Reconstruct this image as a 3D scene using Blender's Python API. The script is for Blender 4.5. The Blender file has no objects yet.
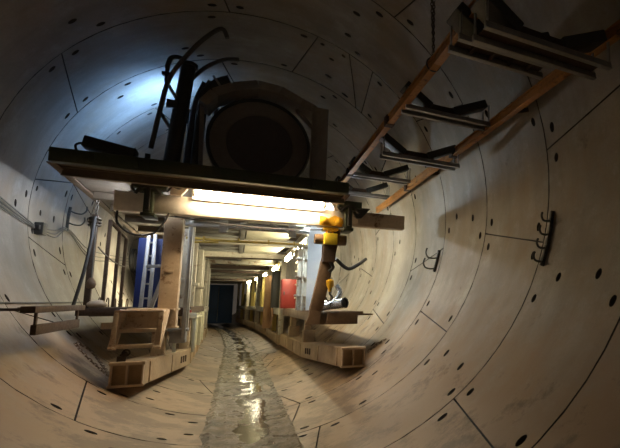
import bpy, bmesh, math, random
from mathutils import Vector, Matrix
random.seed(7)
sc = bpy.context.scene
COL = sc.collection
PI = math.pi
EYE = 1.5636                       # camera height above the invert
AX, AZ, R = 0.1794, 3.0, 3.0       # tunnel axis and inner radius (metres)
Y0, PITCH, SKEW = 2.9247, 1.5525, 0.0447   # first ring joint, ring width


def bend(y):                       # the tunnel turns gently left far away
    return -((y - 14) ** 2) / 420.0 if y > 14 else 0.0


# ------------------------------------------------------------------ materials
def new_mat(name):
    m = bpy.data.materials.new(name)
    m.use_nodes = True
    nt = m.node_tree
    nt.nodes.clear()
    out = nt.nodes.new('ShaderNodeOutputMaterial')
    b = nt.nodes.new('ShaderNodeBsdfPrincipled')
    nt.links.new(b.outputs[0], out.inputs[0])
    return m, nt, b


def noise(nt, scale, detail=5, rough=.6, vec=None):
    n = nt.nodes.new('ShaderNodeTexNoise')
    n.inputs['Scale'].default_value = scale
    n.inputs['Detail'].default_value = detail
    n.inputs['Roughness'].default_value = rough
    if vec is not None:
        nt.links.new(vec, n.inputs['Vector'])
    return n.outputs['Fac']


def ramp(nt, fac, stops):
    r = nt.nodes.new('ShaderNodeValToRGB')
    el = r.color_ramp.elements
    while len(el) < len(stops):
        el.new(.5)
    for e, (p, c) in zip(el, stops):
        e.position = p
        e.color = (c[0], c[1], c[2], 1) if hasattr(c, '__len__') else (c, c, c, 1)
    nt.links.new(fac, r.inputs[0])
    return r.outputs[0]


def mix(nt, fac, a, b, mode='MIX'):
    n = nt.nodes.new('ShaderNodeMix')
    n.data_type = 'RGBA'
    n.blend_type = mode
    for sock, v in ((n.inputs[0], fac), (n.inputs[6], a), (n.inputs[7], b)):
        if hasattr(v, 'is_linked'):
            nt.links.new(v, sock)
        elif hasattr(v, '__len__'):
            sock.default_value = (v[0], v[1], v[2], 1)
        else:
            sock.default_value = v
    return n.outputs[2]


def math_node(nt, op, a, b=None, c=None):
    n = nt.nodes.new('ShaderNodeMath')
    n.operation = op
    for i, v in enumerate((a, b, c)):
        if v is None:
            continue
        if hasattr(v, 'is_linked'):
            nt.links.new(v, n.inputs[i])
        else:
            n.inputs[i].default_value = v
    return n.outputs[0]


def position(nt, sx=1, sy=1, sz=1):
    g = nt.nodes.new('ShaderNodeNewGeometry')
    mp = nt.nodes.new('ShaderNodeMapping')
    mp.inputs['Scale'].default_value = (sx, sy, sz)
    nt.links.new(g.outputs['Position'], mp.inputs['Vector'])
    return mp.outputs[0]


def bump(nt, b, h, strength=.2, dist=.02):
    n = nt.nodes.new('ShaderNodeBump')
    n.inputs['Strength'].default_value = strength
    n.inputs['Distance'].default_value = dist
    nt.links.new(h, n.inputs['Height'])
    nt.links.new(n.outputs[0], b.inputs['Normal'])


def worn(name, base, dirt=(.10, .075, .05), amount=.5, scale=3.0, rough=.55, metal=0.0, rust=None):
    """painted or bare steel / wood with grime and rust patches"""
    m, nt, b = new_mat(name)
    p = position(nt)
    n1 = ramp(nt, noise(nt, scale, 6, .65, p), [(.5 - .22 * amount, 0), (.72, 1)])
    c = mix(nt, math_node(nt, 'MULTIPLY', n1, amount), base, dirt)
    n2 = noise(nt, scale * 9, 4, .6, p)
    c = mix(nt, ramp(nt, n2, [(.35, .0), (.75, .35)]), c, [v * .55 for v in base])
    if rust:
        n3 = ramp(nt, noise(nt, scale * 2.3, 6, .7, p), [(.56, 0), (.66, 1)])
        c = mix(nt, n3, c, rust)
    nt.links.new(c, b.inputs['Base Color'])
    b.inputs['Metallic'].default_value = metal
    nt.links.new(ramp(nt, n2, [(.3, rough * .85), (.7, min(1, rough * 1.2))]), b.inputs['Roughness'])
    bump(nt, b, n2, .15, .01)
    return m


def concrete_mat():
    m, nt, b = new_mat('precast_concrete')
    p = position(nt)
    c = ramp(nt, noise(nt, .8, 6, .62, p), [(.3, (.235, .21, .175)), (.7, (.40, .365, .315))])
    band = noise(nt, .9, 5, .65, position(nt, .35, 2.2, .35))
    c = mix(nt, ramp(nt, band, [(.42, 0), (.70, .55)]), c, (.15, .135, .115))
    blot = noise(nt, 3.1, 8, .75, p)
    c = mix(nt, ramp(nt, blot, [(.52, 0), (.68, .35)]), c, (.19, .165, .135))
    # long casting smears running round the ring
    ps = position(nt, .7, 1.7, .8)
    sm = noise(nt, 1.3, 6, .6, ps)
    c = mix(nt, ramp(nt, sm, [(.45, 0), (.8, .30)]), c, (.22, .20, .175))
    c = mix(nt, ramp(nt, noise(nt, 2.2, 7, .7, p), [(.55, 0), (.7, .30)]), c, (.54, .525, .50))
    fine = noise(nt, 45, 4, .7, p)
    c = mix(nt, ramp(nt, fine, [(.3, .25), (.6, 0)]), c, (.16, .145, .13))
    # mud splashed on the lower third of the ring
    g = nt.nodes.new('ShaderNodeNewGeometry')
    sep = nt.nodes.new('ShaderNodeSeparateXYZ')
    nt.links.new(g.outputs['Position'], sep.inputs[0])
    low = math_node(nt, 'SUBTRACT', 1.0, math_node(nt, 'DIVIDE', sep.outputs['Z'], 1.7))
    low = math_node(nt, 'MAXIMUM', low, 0.0)
    pm = position(nt, 1.0, 1.2, 1.0)
    mn = noise(nt, 1.1, 8, .68, pm)
    warm = ramp(nt, math_node(nt, 'ADD', low, math_node(nt, 'MULTIPLY', math_node(nt, 'SUBTRACT', mn, .5), 1.6)),
                [(.0, 0), (.65, .85)])
    c = mix(nt, warm, c, (.275, .18, .098))
    patch = ramp(nt, math_node(nt, 'ADD', math_node(nt, 'MULTIPLY', low, .23), noise(nt, 1.5, 9, .72, pm)),
                 [(.655, 0), (.75, .65)])
    c = mix(nt, patch, c, (.085, .056, .032))
    nt.links.new(c, b.inputs['Base Color'])
    wet = ramp(nt, low, [(.55, .72), (1.0, .38)])
    nt.links.new(wet, b.inputs['Roughness'])
    hb = math_node(nt, 'ADD', math_node(nt, 'MULTIPLY', fine, .5), math_node(nt, 'MULTIPLY', patch, 1.2))
    bump(nt, b, hb, .22, .012)
    return m


def mud_mat():
    m, nt, b = new_mat('wet_mud')
    p = position(nt, 1, .8, 1)
    n = noise(nt, 3.5, 8, .7, p)
    c = ramp(nt, n, [(.32, (.045, .036, .022)), (.48, (.14, .115, .075)), (.68, (.30, .26, .19))])
    nt.links.new(c, b.inputs['Base Color'])
    nt.links.new(ramp(nt, noise(nt, 6, 6, .6, p), [(.38, .16), (.62, .6)]), b.inputs['Roughness'])
    bump(nt, b, noise(nt, 13, 8, .75, p), .8, .05)
    return m


def water_mat():
    m, nt, b = new_mat('muddy_water')
    p = position(nt)
    nt.links.new(ramp(nt, noise(nt, 2, 4, .5, p), [(.3, (.045, .038, .024)), (.7, (.09, .075, .05))]), b.inputs['Base Color'])
    b.inputs['Roughness'].default_value = .05
    b.inputs['IOR'].default_value = 1.33
    bump(nt, b, noise(nt, 9, 5, .6, position(nt, 1, .55, 1)), .18, .02)
    return m


def emit_mat(name, col, strength):
    m, nt, b = new_mat(name)
    b.inputs['Base Color'].default_value = (.9, .9, .9, 1)
    b.inputs['Emission Color'].default_value = (*col, 1)
    b.inputs['Emission Strength'].default_value = strength
    return m


def sheet_mat():
    m, nt, b = new_mat('white_plastic_sheet')
    c = ramp(nt, noise(nt, 1.8, 5, .6, position(nt)), [(.35, (.74, .80, .86)), (.65, (.90, .94, .97))])
    nt.links.new(c, b.inputs['Base Color'])
    b.inputs['Roughness'].default_value = .4
    tr = nt.nodes.new('ShaderNodeBsdfTranslucent')
    nt.links.new(c, tr.inputs['Color'])
    mx = nt.nodes.new('ShaderNodeMixShader')
    mx.inputs[0].default_value = .85
    nt.links.new(b.outputs[0], mx.inputs[1])
    nt.links.new(tr.outputs[0], mx.inputs[2])
    out = [n for n in nt.nodes if n.type == 'OUTPUT_MATERIAL'][0]
    nt.links.new(mx.outputs[0], out.inputs[0])
    return m


M = dict(
    concrete=concrete_mat(), mud=mud_mat(), water=water_mat(),
    pocket=worn('dark_pocket_and_joint', (.07, .06, .05), (.03, .025, .02), .7, 6, .9),  # darker tone for the pocket recesses and the joint side faces
    gasket=worn('joint_gasket', (.035, .035, .035), (.02, .02, .02), .5, 4, .9),
    cream=worn('cream_painted_steel', (.56, .53, .43), (.24, .19, .13), .5, 1.6, .5, 0, (.20, .12, .06)),
    creamclean=worn('cream_roof_paint', (.68, .66, .50), (.38, .32, .2), .35, 1.5, .5),
    white=worn('white_painted_beam', (.86, .80, .70), (.5, .41, .3), .3, 2.0, .5),
    beige=worn('muddy_beige_steel', (.62, .50, .36), (.25, .17, .095), .6, 2.6, .6, 0, (.17, .09, .045)),
    mudsteel=worn('mud_caked_steel', (.43, .315, .19), (.19, .125, .07), .75, 2.4, .8),
    brown=worn('rusty_brown_steel', (.21, .14, .085), (.075, .045, .025), .7, 3, .75),
    rust=worn('dark_rust', (.085, .053, .034), (.04, .026, .018), .7, 4, .8),
    soffit=worn('soffit_plate', (.22, .17, .115), (.09, .065, .04), .7, 1.3, .7),
    dark=worn('black_painted_steel', (.055, .056, .05), (.06, .05, .035), .5, 4, .5),
    green=worn('dark_green_steel', (.045, .065, .035), (.06, .045, .025), .6, 4, .5),
    greyst=worn('grey_galvanised_steel', (.36, .37, .37), (.16, .13, .1), .5, 3, .42, .3),
    greypl=worn('grey_roof_plate', (.25, .25, .225), (.12, .10, .075), .6, 1.8, .55),
    duct=worn('dusty_duct_fabric', (.33, .30, .275), (.2, .18, .16), .6, 2.0, .85),
    ductdark=worn('dark_duct_mesh', (.16, .145, .15), (.12, .11, .11), .5, 12, .9),
    orange=worn('orange_rail_paint', (.46, .205, .045), (.19, .085, .025), .55, 3, .55, 0, (.12, .05, .02)),
    yellow=worn('hoist_yellow', (.85, .50, .03), (.45, .24, .03), .4, 5, .4),
    lemon=worn('lemon_yellow_plate', (.92, .72, .05), (.6, .42, .05), .3, 6, .4),
    blue=worn('blue_board', (.013, .032, .15), (.015, .02, .06), .4, 2, .45),
    navy=worn('navy_steel', (.045, .11, .25), (.03, .05, .10), .5, 2, .5),
    red=worn('red_cabinet_paint', (.24, .025, .02), (.10, .02, .015), .4, 3, .4),
    sheet=sheet_mat(),
    wood=worn('bare_timber', (.36, .20, .09), (.17, .09, .04), .6, 4, .7),
    rubber=worn('black_rubber', (.025, .025, .026), (.05, .042, .03), .5, 6, .6),
    cable=worn('grey_cable', (.12, .115, .105), (.07, .06, .045), .5, 8, .6),
    silver=worn('silver_foil_duct', (.62, .64, .66), (.4, .4, .4), .3, 8, .25, .7),
    chain=worn('chain_steel', (.10, .085, .065), (.05, .035, .025), .6, 12, .5, .4),
    ochre=worn('ochre_panel', (.52, .40, .10), (.25, .17, .06), .5, 2, .6),
    housing=worn('lamp_housing', (.62, .60, .55), (.35, .3, .24), .35, 4, .45),
    tube_front=emit_mat('front_tube_glow', (1.0, .77, .49), 84),
    tube_in=emit_mat('inner_tube_glow', (1.0, .88, .58), 85),
    tube_far=emit_mat('far_tube_glow', (1.0, .90, .62), 60),
    tube_side=emit_mat('side_tube_glow', (.76, .89, 1.0), 330),
    tube_left=emit_mat('left_tube_glow', (.74, .83, 1.0), 48),
    flood=emit_mat('cool_flood_glow', (.28, .53, 1.0), 300),
)


# ------------------------------------------------------------------ mesh tools
class MB:
    """collects shapes in world metres and links them as one mesh object"""

    def __init__(s):
        s.bm = bmesh.new()

    def _hull(s, pts, faces):
        vs = [s.bm.verts.new(p) for p in pts]
        for f in faces:
            try:
                s.bm.faces.new([vs[i] for i in f])
            except ValueError:
                pass
        return s

    def box(s, a, b, bev=0.0):
        (x0, y0, z0), (x1, y1, z1) = a, b
        x0, x1 = sorted((x0, x1)); y0, y1 = sorted((y0, y1)); z0, z1 = sorted((z0, z1))
        c = Vector(((x0 + x1) / 2, (y0 + y1) / 2, (z0 + z1) / 2))
        return s.obox(c, (x1 - x0, y1 - y0, z1 - z0), Matrix.Identity(3), bev)

    def obox(s, c, size, rot, bev=0.0):
        t = bmesh.new()
        bmesh.ops.create_cube(t, size=1)
        for v in t.verts:
            v.co = Vector((v.co.x * size[0], v.co.y * size[1], v.co.z * size[2]))
        bev = min(bev, min(size) * .45)
        if bev > 0:
            bmesh.ops.bevel(t, geom=t.edges[:], offset=bev, segments=2, affect='EDGES', profile=.5)
        for v in t.verts:
            v.co = rot @ v.co + Vector(c)
        s.join(t)
        return s

    def join(s, t):
        mp = {v: s.bm.verts.new(v.co) for v in t.verts}
        for f in t.faces:
            try:
                s.bm.faces.new([mp[v] for v in f.verts])
            except ValueError:
                pass
        t.free()

    def bar(s, p, q, w, h, up=(0, 0, 1), bev=0.004):
        """rectangular bar from p to q, h measured along up"""
        p, q = Vector(p), Vector(q)
        d = (q - p)
        L = d.length
        d.normalize()
        up = Vector(up)
        side = d.cross(up)
        if side.length < 1e-4:
            side = d.cross(Vector((1, 0, 0)))
        side.normalize()
        u = side.cross(d)
        rot = Matrix((side, d, u)).transposed()
        return s.obox((p + q) / 2, (w, L, h), rot, bev)

    def ibeam(s, p, q, w, h, t=.014, up=(0, 0, 1)):
        p, q = Vector(p), Vector(q)
        d = (q - p).normalized()
        u = Vector(up)
        sd = d.cross(u).normalized()
        u = sd.cross(d)
        s.bar(p + u * (h / 2 - t / 2), q + u * (h / 2 - t / 2), w, t, up, .002)
        s.bar(p - u * (h / 2 - t / 2), q - u * (h / 2 - t / 2), w, t, up, .002)
        s.bar(p, q, t, h - 2 * t, up, 0)
        return s

    def tube(s, pts, r, n=10, caps=True, closed=False):
        pts = [Vector(p) for p in pts]
        N = len(pts)
        rings = []
        prev = None
        for i, p in enumerate(pts):
            if closed:
                d = pts[(i + 1) % N] - pts[i - 1]
            else:
                d = pts[min(i + 1, N - 1)] - pts[max(i - 1, 0)]
            d.normalize()
            if prev is None:
                a = d.cross(Vector((0, 0, 1)))
                if a.length < .1:
                    a = d.cross(Vector((1, 0, 0)))
            else:
                a = prev - d * prev.dot(d)
                if a.length < 1e-4:
                    a = d.orthogonal()
            a.normalize()
            prev = a
            b = d.cross(a)
            rr = r[i] if hasattr(r, '__len__') else r
            rings.append([s.bm.verts.new(p + (a * math.cos(2 * PI * k / n) + b * math.sin(2 * PI * k / n)) * rr) for k in range(n)])
        for i in range(N if closed else N - 1):
            A, B = rings[i], rings[(i + 1) % N]
            for k in range(n):
                s.bm.faces.new((A[k], A[(k + 1) % n], B[(k + 1) % n], B[k]))
        if caps and not closed:
            s.bm.faces.new(rings[0][::-1])
            s.bm.faces.new(rings[-1])
        return s

    def cyl(s, p, q, r, n=20):
        return s.tube([p, q], r, n)

    def prism(s, poly, ext):
        """planar polygon (3-D points) extruded by the vector ext"""
        e = Vector(ext)
        a = [s.bm.verts.new(Vector(p)) for p in poly]
        b = [s.bm.verts.new(Vector(p) + e) for p in poly]
        n = len(a)
        s.bm.faces.new(a)
        s.bm.faces.new(b[::-1])
        for i in range(n):
            s.bm.faces.new((a[i], b[i], b[(i + 1) % n], a[(i + 1) % n]))
        return s

    def lathe(s, c, axis, prof, n=32):
        """profile [(radius, along axis)] turned about axis through c"""
        ax = Vector(axis).normalized()
        a = ax.orthogonal().normalized()
        b = ax.cross(a)
        c = Vector(c)
        rings = []
        for r, h in prof:
            rings.append([s.bm.verts.new(c + ax * h + (a * math.cos(2 * PI * k / n) + b * math.sin(2 * PI * k / n)) * max(r, 1e-4)) for k in range(n)])
        for A, B in zip(rings, rings[1:]):
            for k in range(n):
                s.bm.faces.new((A[k], A[(k + 1) % n], B[(k + 1) % n], B[k]))
        s.bm.faces.new(rings[0][::-1])
        s.bm.faces.new(rings[-1])
        return s

    def torus(s, c, axis, Rr, r, n=24, m=8, a0=0, a1=2 * PI, ref=None):
        ax = Vector(axis).normalized()
        a = Vector(ref).normalized() if ref else ax.orthogonal().normalized()
        b = ax.cross(a)
        full = abs(a1 - a0 - 2 * PI) < 1e-6
        k = n if full else n + 1
        pts = [Vector(c) + (a * math.cos(a0 + (a1 - a0) * i / n) + b * math.sin(a0 + (a1 - a0) * i / n)) * Rr for i in range(k)]
        return s.tube(pts, r, m, True, full)

    def links(s, pts, L=.055, w=.016, r=.0055):
        """a chain of oval links following the polyline pts"""
        pts = [Vector(p) for p in pts]
        seg = [(pts[i + 1] - pts[i]).length for i in range(len(pts) - 1)]
        tot = sum(seg)
        pitch = L * .72
        cnt = max(2, int(tot / pitch))
        for j in range(cnt):
            t = (j + .5) / cnt * tot
            i = 0
            while i < len(seg) - 1 and t > seg[i]:
                t -= seg[i]; i += 1
            d = (pts[i + 1] - pts[i]).normalized()
            c = pts[i] + d * t
            a = d.orthogonal().normalized()
            b = d.cross(a)
            if j % 2:
                a = b
            oval = []
            for k in range(8):
                an = 2 * PI * k / 8
                oval.append(c + d * math.cos(an) * (L / 2) + a * math.sin(an) * w)
            s.tube(oval, r, 5, False, True)
        return s

    def build(s, name, mat, parent=None, smooth=True, bent=True):
        if bent:
            for v in s.bm.verts:
                v.co.x += bend(v.co.y)
        bmesh.ops.recalc_face_normals(s.bm, faces=s.bm.faces[:])
        if parent is not None:
            off = parent['_base']
        else:
            xs = [v.co for v in s.bm.verts]
            off = Vector(((min(c.x for c in xs) + max(c.x for c in xs)) / 2,
                          (min(c.y for c in xs) + max(c.y for c in xs)) / 2, min(c.z for c in xs)))
        off = Vector(off)
        for v in s.bm.verts:
            v.co -= off
        me = bpy.data.meshes.new(name)
        s.bm.to_mesh(me)
        s.bm.free()
        if smooth and hasattr(me, 'shade_smooth'):
            me.shade_smooth()
            try:
                me.set_sharp_from_angle(angle=math.radians(35))
            except Exception:
                pass
        mats = mat if isinstance(mat, (list, tuple)) else [mat]
        for k in mats:
            me.materials.append(M[k] if isinstance(k, str) else k)
        o = bpy.data.objects.new(name, me)
        COL.objects.link(o)
        if parent is not None:
            o.parent = parent
        else:
            o.location = off
        o['_base'] = off
        return o


def thing(name, label, cat, base, group=None):
    o = bpy.data.objects.new(name, None)
    COL.objects.link(o)
    base = (base[0] + bend(base[1]), base[1], base[2])
    o.location = base
    o.empty_display_size = .2
    o['_base'] = Vector(base)
    tag(o, label, cat, group)
    return o


def tag(o, label=None, cat=None, group=None, kind=None):
    if label: o['label'] = label
    if cat: o['category'] = cat
    if group: o['group'] = group
    if kind: o['kind'] = kind
    return o


def arc(theta, y, rad=R):          # point on the lining, theta in degrees, 0 = crown, + to the right
    t = math.radians(theta)
    return Vector((AX + rad * math.sin(t), y - SKEW * rad * math.sin(t), AZ + rad * math.cos(t)))


def catenary(p, q, sag, n=14):
    p, q = Vector(p), Vector(q)
    return [p.lerp(q, i / n) - Vector((0, 0, sag * 4 * (i / n) * (1 - i / n))) for i in range(n + 1)]


def smooth_path(pts, sub=6):
    pts = [Vector(p) for p in pts]
    out = []
    for i in range(len(pts) - 1):
        p0 = pts[max(i - 1, 0)]; p1 = pts[i]; p2 = pts[i + 1]; p3 = pts[min(i + 2, len(pts) - 1)]
        for k in range(sub):
            t = k / sub
            out.append(.5 * ((2 * p1) + (p2 - p0) * t + (2 * p0 - 5 * p1 + 4 * p2 - p3) * t * t + (3 * p1 - p0 - 3 * p2 + p3) * t ** 3))
    out.append(pts[-1])
    return out


# ------------------------------------------------------------------ tunnel lining
JOINTS = [  # joint angles round the ring for five successive rings, and each joint's slant in degrees
    [(12.5, 3), (79.5, -3), (146, 3), (213, -3), (281, 3), (326, -3)],
    [(34, 3), (101, 3), (168, 3), (235, -3), (302, 3), (347, -3)],
    [(57, 3), (124.4, 3), (169, 3), (213.5, -3), (280, 3), (347, -3)],
    [(12, 2.4), (29.5, -5), (35.2, -2), (102, -3), (169, -3), (237, 3), (304.5, 3)],
    [(57, -3), (124.5, 3), (191, -3), (258.4, 3), (281.4, -3), (350, -3)],
]
SIDES = {k: MB() for k in ('wall_left', 'wall_right', 'ceiling', 'floor')}
BACK = MB()
GAP = .009


def segment(mb, ring, a0, s0, a1, s1, detail):
    bm = mb.bm
    W = PITCH
    yb = Y0 + ring * PITCH
    span = a1 - a0
    gdeg = math.degrees(GAP / R)
    h = 1.12 / span
    hv = .028
    pk = []
    if detail:
        if span > 12:
            pk += [(.5, .3), (.5, .7)]
        for f in (.1, .9):
            if span > 12:
                pk += [(3.3 / span, f), (1 - 3.3 / span, f)]
            if span > 40:
                pk += [(.5 + 5.0 / span, f)]

    rr = random.Random(ring * 1000 + int(a0))
    pk = [p for p in pk if rr.random() > .14]

    def edge(d, a, v):
        return a + d * (1 - 2 * v)
    vl = sorted({0, .5, 1, *([x for f in (.1, .3, .7, .9) for x in (f - hv, f + hv)] if detail else [])})
    nn = max(2, int(round(span / (5 if detail else 9))))
    us = {i / nn for i in range(nn + 1)}
    for c in {round(c, 6) for c, f in pk}:
        us = {u for u in us if u in (0, 1) or abs(u - c) > h * 1.5}
    for c in {round(c, 6) for c, f in pk}:
        us |= {c - h, c + h}
    merged = [(round(c, 6) - h, round(c, 6) + h, f) for c, f in pk]
    ul = sorted(us)
    ul = [u for i, u in enumerate(ul) if i == 0 or u - ul[i - 1] > 1e-5]

    def P(u, v, rad=R):
        L = edge(s0, a0, v) + gdeg
        Rr = edge(s1, a1, v) - gdeg
        th = L + (Rr - L) * u
        y = yb + GAP + (W - 2 * GAP) * v
        p = arc(th, y, rad)
        p.x += bend(p.y)
        return p
    grid = [[bm.verts.new(P(u, v)) for v in vl] for u in ul]
    for i in range(len(ul) - 1):
        for j in range(len(vl) - 1):
            q = [grid[i][j], grid[i + 1][j], grid[i + 1][j + 1], grid[i][j + 1]]
            hole = None
            for (lo, hi, f) in merged:
                if ul[i] >= lo - 1e-5 and ul[i + 1] <= hi + 1e-5 and abs(vl[j] - (f - hv)) < 1e-5:
                    hole = (lo, hi, f)
            if hole and abs(ul[i] - hole[0]) < 1e-5 and abs(ul[i + 1] - hole[1]) < 1e-5:
                lo, hi, f = hole
                n = 12
                top, bot = [], []
                for k in range(n):
                    an = -3 * PI / 4 + 2 * PI * k / n
                    du, dv = math.cos(an), math.sin(an)
                    uu = (lo + hi) / 2 + (hi - lo) / 2 * .96 * du
                    vv = f + hv * .9 * dv
                    top.append(bm.verts.new(P(uu, vv)))
                    bot.append(bm.verts.new(P((lo + hi) / 2 + (hi - lo) / 2 * .75 * du, f + hv * .7 * dv, R + .07)))
                # corners sit at k = 0, 3, 6, 9
                for c in range(4):
                    a, b_, = q[c], q[(c + 1) % 4]
                    ids = [(3 * c + t) % n for t in range(4)]
                    bm.faces.new([a, b_, *[top[x] for x in ids[::-1]]])
                for k in range(n):
                    fc = bm.faces.new((top[k], top[(k + 1) % n], bot[(k + 1) % n], bot[k]))
                    fc.material_index = 1
                fc = bm.faces.new(bot)
                fc.material_index = 1
            else:
                bm.faces.new(q)
    # edge faces going back into the joint
    loop = [(0, j) for j in range(len(vl))] + [(i, len(vl) - 1) for i in range(1, len(ul))] + \
           [(len(ul) - 1, j) for j in range(len(vl) - 2, -1, -1)] + [(i, 0) for i in range(len(ul) - 2, 0, -1)]
    outer = [bm.verts.new(P(ul[i], vl[j], R + .05)) for i, j in loop]
    n = len(loop)
    for k in range(n):
        i, j = loop[k]; i2, j2 = loop[(k + 1) % n]
        fc = bm.faces.new((grid[i][j], grid[i2][j2], outer[(k + 1) % n], outer[k]))
        fc.material_index = 1


RING_LO, RING_HI = -4, 27
for ring in range(RING_LO, RING_HI):
    js = JOINTS[ring % 5]
    for k in range(len(js)):
        a0, s0 = js[k]
        a1, s1 = js[(k + 1) % len(js)]
        if a1 < a0:
            a1 += 360
        c = (a0 + a1) / 2 % 360
        side = 'ceiling' if (c < 48 or c > 312) else 'wall_right' if c < 136 else 'floor' if c < 224 else 'wall_left'
        segment(SIDES[side], ring, a0, s0, a1, s1, -1 <= ring <= 8)
for k, mb in SIDES.items():
    o = mb.build(k, ['concrete', 'pocket'], bent=False, smooth=True)
    tag(o, kind='structure')
n = 96
ys = [Y0 + i * PITCH for i in range(RING_LO, RING_HI + 1)]
rings = []
for y in ys:
    row = []
    for k in range(n):
        p = arc(360 * k / n, y, R + .049)
        p.x += bend(p.y)
        row.append(BACK.bm.verts.new(p))
    rings.append(row)
for A, B in zip(rings, rings[1:]):
    for k in range(n):
        BACK.bm.faces.new((A[k], A[(k + 1) % n], B[(k + 1) % n], B[k]))
tag(BACK.build('trim_1', 'gasket', bent=False), kind='structure')

# invert: muddy drainage strip with two low cement lips, then puddles lying in it
mb = MB()
nx, ny = 44, 620
prof = []
xs = [-.75 + 1.9 * i / nx for i in range(nx + 1)]
rows = []
rnd = random.Random(3)


def hnoise(x, y):
    from mathutils import noise as mn
    return mn.noise((x * 2.6, y * 1.3, 0)) * .7 + mn.noise((x * 7, y * 4, 3)) * .5 + mn.noise((x * 17, y * 11, 9)) * .3


def bed(x, y):
    wall = AZ - math.sqrt(R * R - (x - AX) ** 2)
    h = .030 + .016 * hnoise(x, y)
    for ex in (-.215, .665):
        h += .028 * math.exp(-((x - ex - .03 * hnoise(1, y * .8)) / .055) ** 2)
    if -.2 < x < .66:
        h -= .014
        h += .026 * max(0, min(1, (.14 + .12 * hnoise(4, y * .9) - x) / .12))
        h += .012 * max(0, min(1, (x - .42 - .1 * hnoise(8, y)) / .1))
    nz = .22 * hnoise(x * .4 + 7, y * .8)
    edge = min((x + .50 + nz) / .22, (.94 - x + nz) / .22, 1)
    edge = max(edge, 0)
    return max(h, 0) * edge + (wall - .03) * (1 - edge)


for j in range(ny + 1):
    y = 1.2 + j * (42 - 1.2) / ny
    rows.append([mb.bm.verts.new((x, y, bed(x, y))) for x in xs])
for A, B in zip(rows, rows[1:]):
    for k in range(nx):
        mb.bm.faces.new((A[k], A[k + 1], B[k + 1], B[k]))
tag(mb.build('mud_bed', 'mud'), 'wet grey brown mud and silt along the drainage strip in the invert', 'mud', kind='stuff')
mb = MB()
ws = [-.2 + .86 * i / 8 for i in range(9)]
rows = [[mb.bm.verts.new((x, 1.3 + j * .5, .0185)) for x in ws] for j in range(80)]
for A, B in zip(rows, rows[1:]):
    for k in range(8):
        mb.bm.faces.new((A[k], A[k + 1], B[k + 1], B[k]))
tag(mb.build('puddle_water', 'water'), 'shallow muddy water standing in the drainage strip and mirroring lamps', 'water', kind='stuff')

# ------------------------------------------------------------------ front gantry car
G = thing('gantry_car', 'front steel gantry car with dark edged upper deck, side platforms and two mud caked skids', 'gantry', (.2, 10.2, .3))
DZ = 3.27     # underside of the deck
mb = MB()
mb.prism([(-2.05, 7.25, DZ + .03), (1.40, 7.25, DZ + .03), (1.75, 15.1, DZ + .03), (-2.25, 15.1, DZ + .03)], (0, 0, .1))
mb.build('deck_plate', 'soffit', G)
mb = MB()
mb.bar((-2.07, 7.2, DZ + .075), (1.43, 7.2, DZ + .075), .035, .17)
mb.bar((-2.07, 7.25, DZ + .15), (1.43, 7.25, DZ + .15), .13, .022)
mb.bar((-2.07, 7.25, DZ), (1.43, 7.25, DZ), .11, .022)
for x in (-1.7, -1.25, -.4, .3, .9):
    mb.box((x, 7.17, DZ + .02), (x + .05, 7.19, DZ + .13), .004)
mb.build('deck_edge_channel', 'green', G)
for x0, x1 in ((-2.07, -2.27), (1.43, 1.75)):
    MB().ibeam((x0, 7.3, DZ + .07), (x1, 14.5, DZ + .07), .09, .16).build('deck_side_rail', 'brown', G)
for y in (7.62, 9.1, 10.2, 11.4, 12.8, 14.2):
    MB().ibeam((-2.05, y, DZ - .03), (1.45, y, DZ - .03), .09, .12).build('deck_rib', 'soffit', G)
# the big white cross beam and its rusty tail
mb = MB()
mb.box((-1.57, 8.0, 2.86), (1.62, 8.18, 3.135), .012)
mb.box((-1.58, 7.985, 2.855), (-1.56, 8.195, 3.14), .003)
mb.build('cross_beam', 'white', G)
mb = MB()
mb.box((1.60, 7.99, 2.90), (2.60, 8.19, 3.15), .012)
mb.box((1.75, 7.975, 2.95), (1.80, 7.995, 3.1), .003)
for x in (1.95, 2.45):
    for z in (2.96, 3.09):
        mb.cyl((x, 7.97, z), (x, 8.0, z), .016, 8)
mb.build('beam_extension', 'beige', G)
# hangers clamped between deck and beam
for x in (-1.17, 1.58):
    mb = MB()
    mb.bar((x, 7.9, 2.83), (x, 7.9, DZ + .02), .11, .12, (0, 1, 0), .01)
    mb.box((x - .13, 7.82, 3.13), (x + .13, 8.2, 3.18), .006)
    mb.box((x - .2, 7.8, DZ - .1), (x + .2, 8.0, DZ + .01), .008)
    mb.box((x - .08, 7.84, 2.78), (x + .08, 8.24, 2.83), .006)
    h = mb.build('hanger_bracket', 'green', G)
    mb = MB()
    mb.torus((x, 7.8, 3.04), (0, 1, 0), .15, .022, 14, 8, PI * 1.08, PI * 1.92, (1, 0, 0))
    mb.torus((x - .13, 7.8, 3.17), (0, 1, 0), .06, .017, 10, 8, PI * .2, PI * 1.6, (1, 0, 0))
    mb.bar((x, 7.8, 3.22), (x, 7.8, 2.86), .05, .04, (0, 1, 0))
    mb.build('clamp_claw', 'dark', h)
for x, r in ((-.93, .13), (1.47, -.12)):
    mb = MB()
    mb.prism([(x, 7.86, 3.24), (x + r * 1.6, 7.86, 3.24), (x + r, 7.86, 3.12), (x, 7.86, 3.12)], (0, .12, 0))
    mb.build('lamp_plate', 'white', G)
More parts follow.
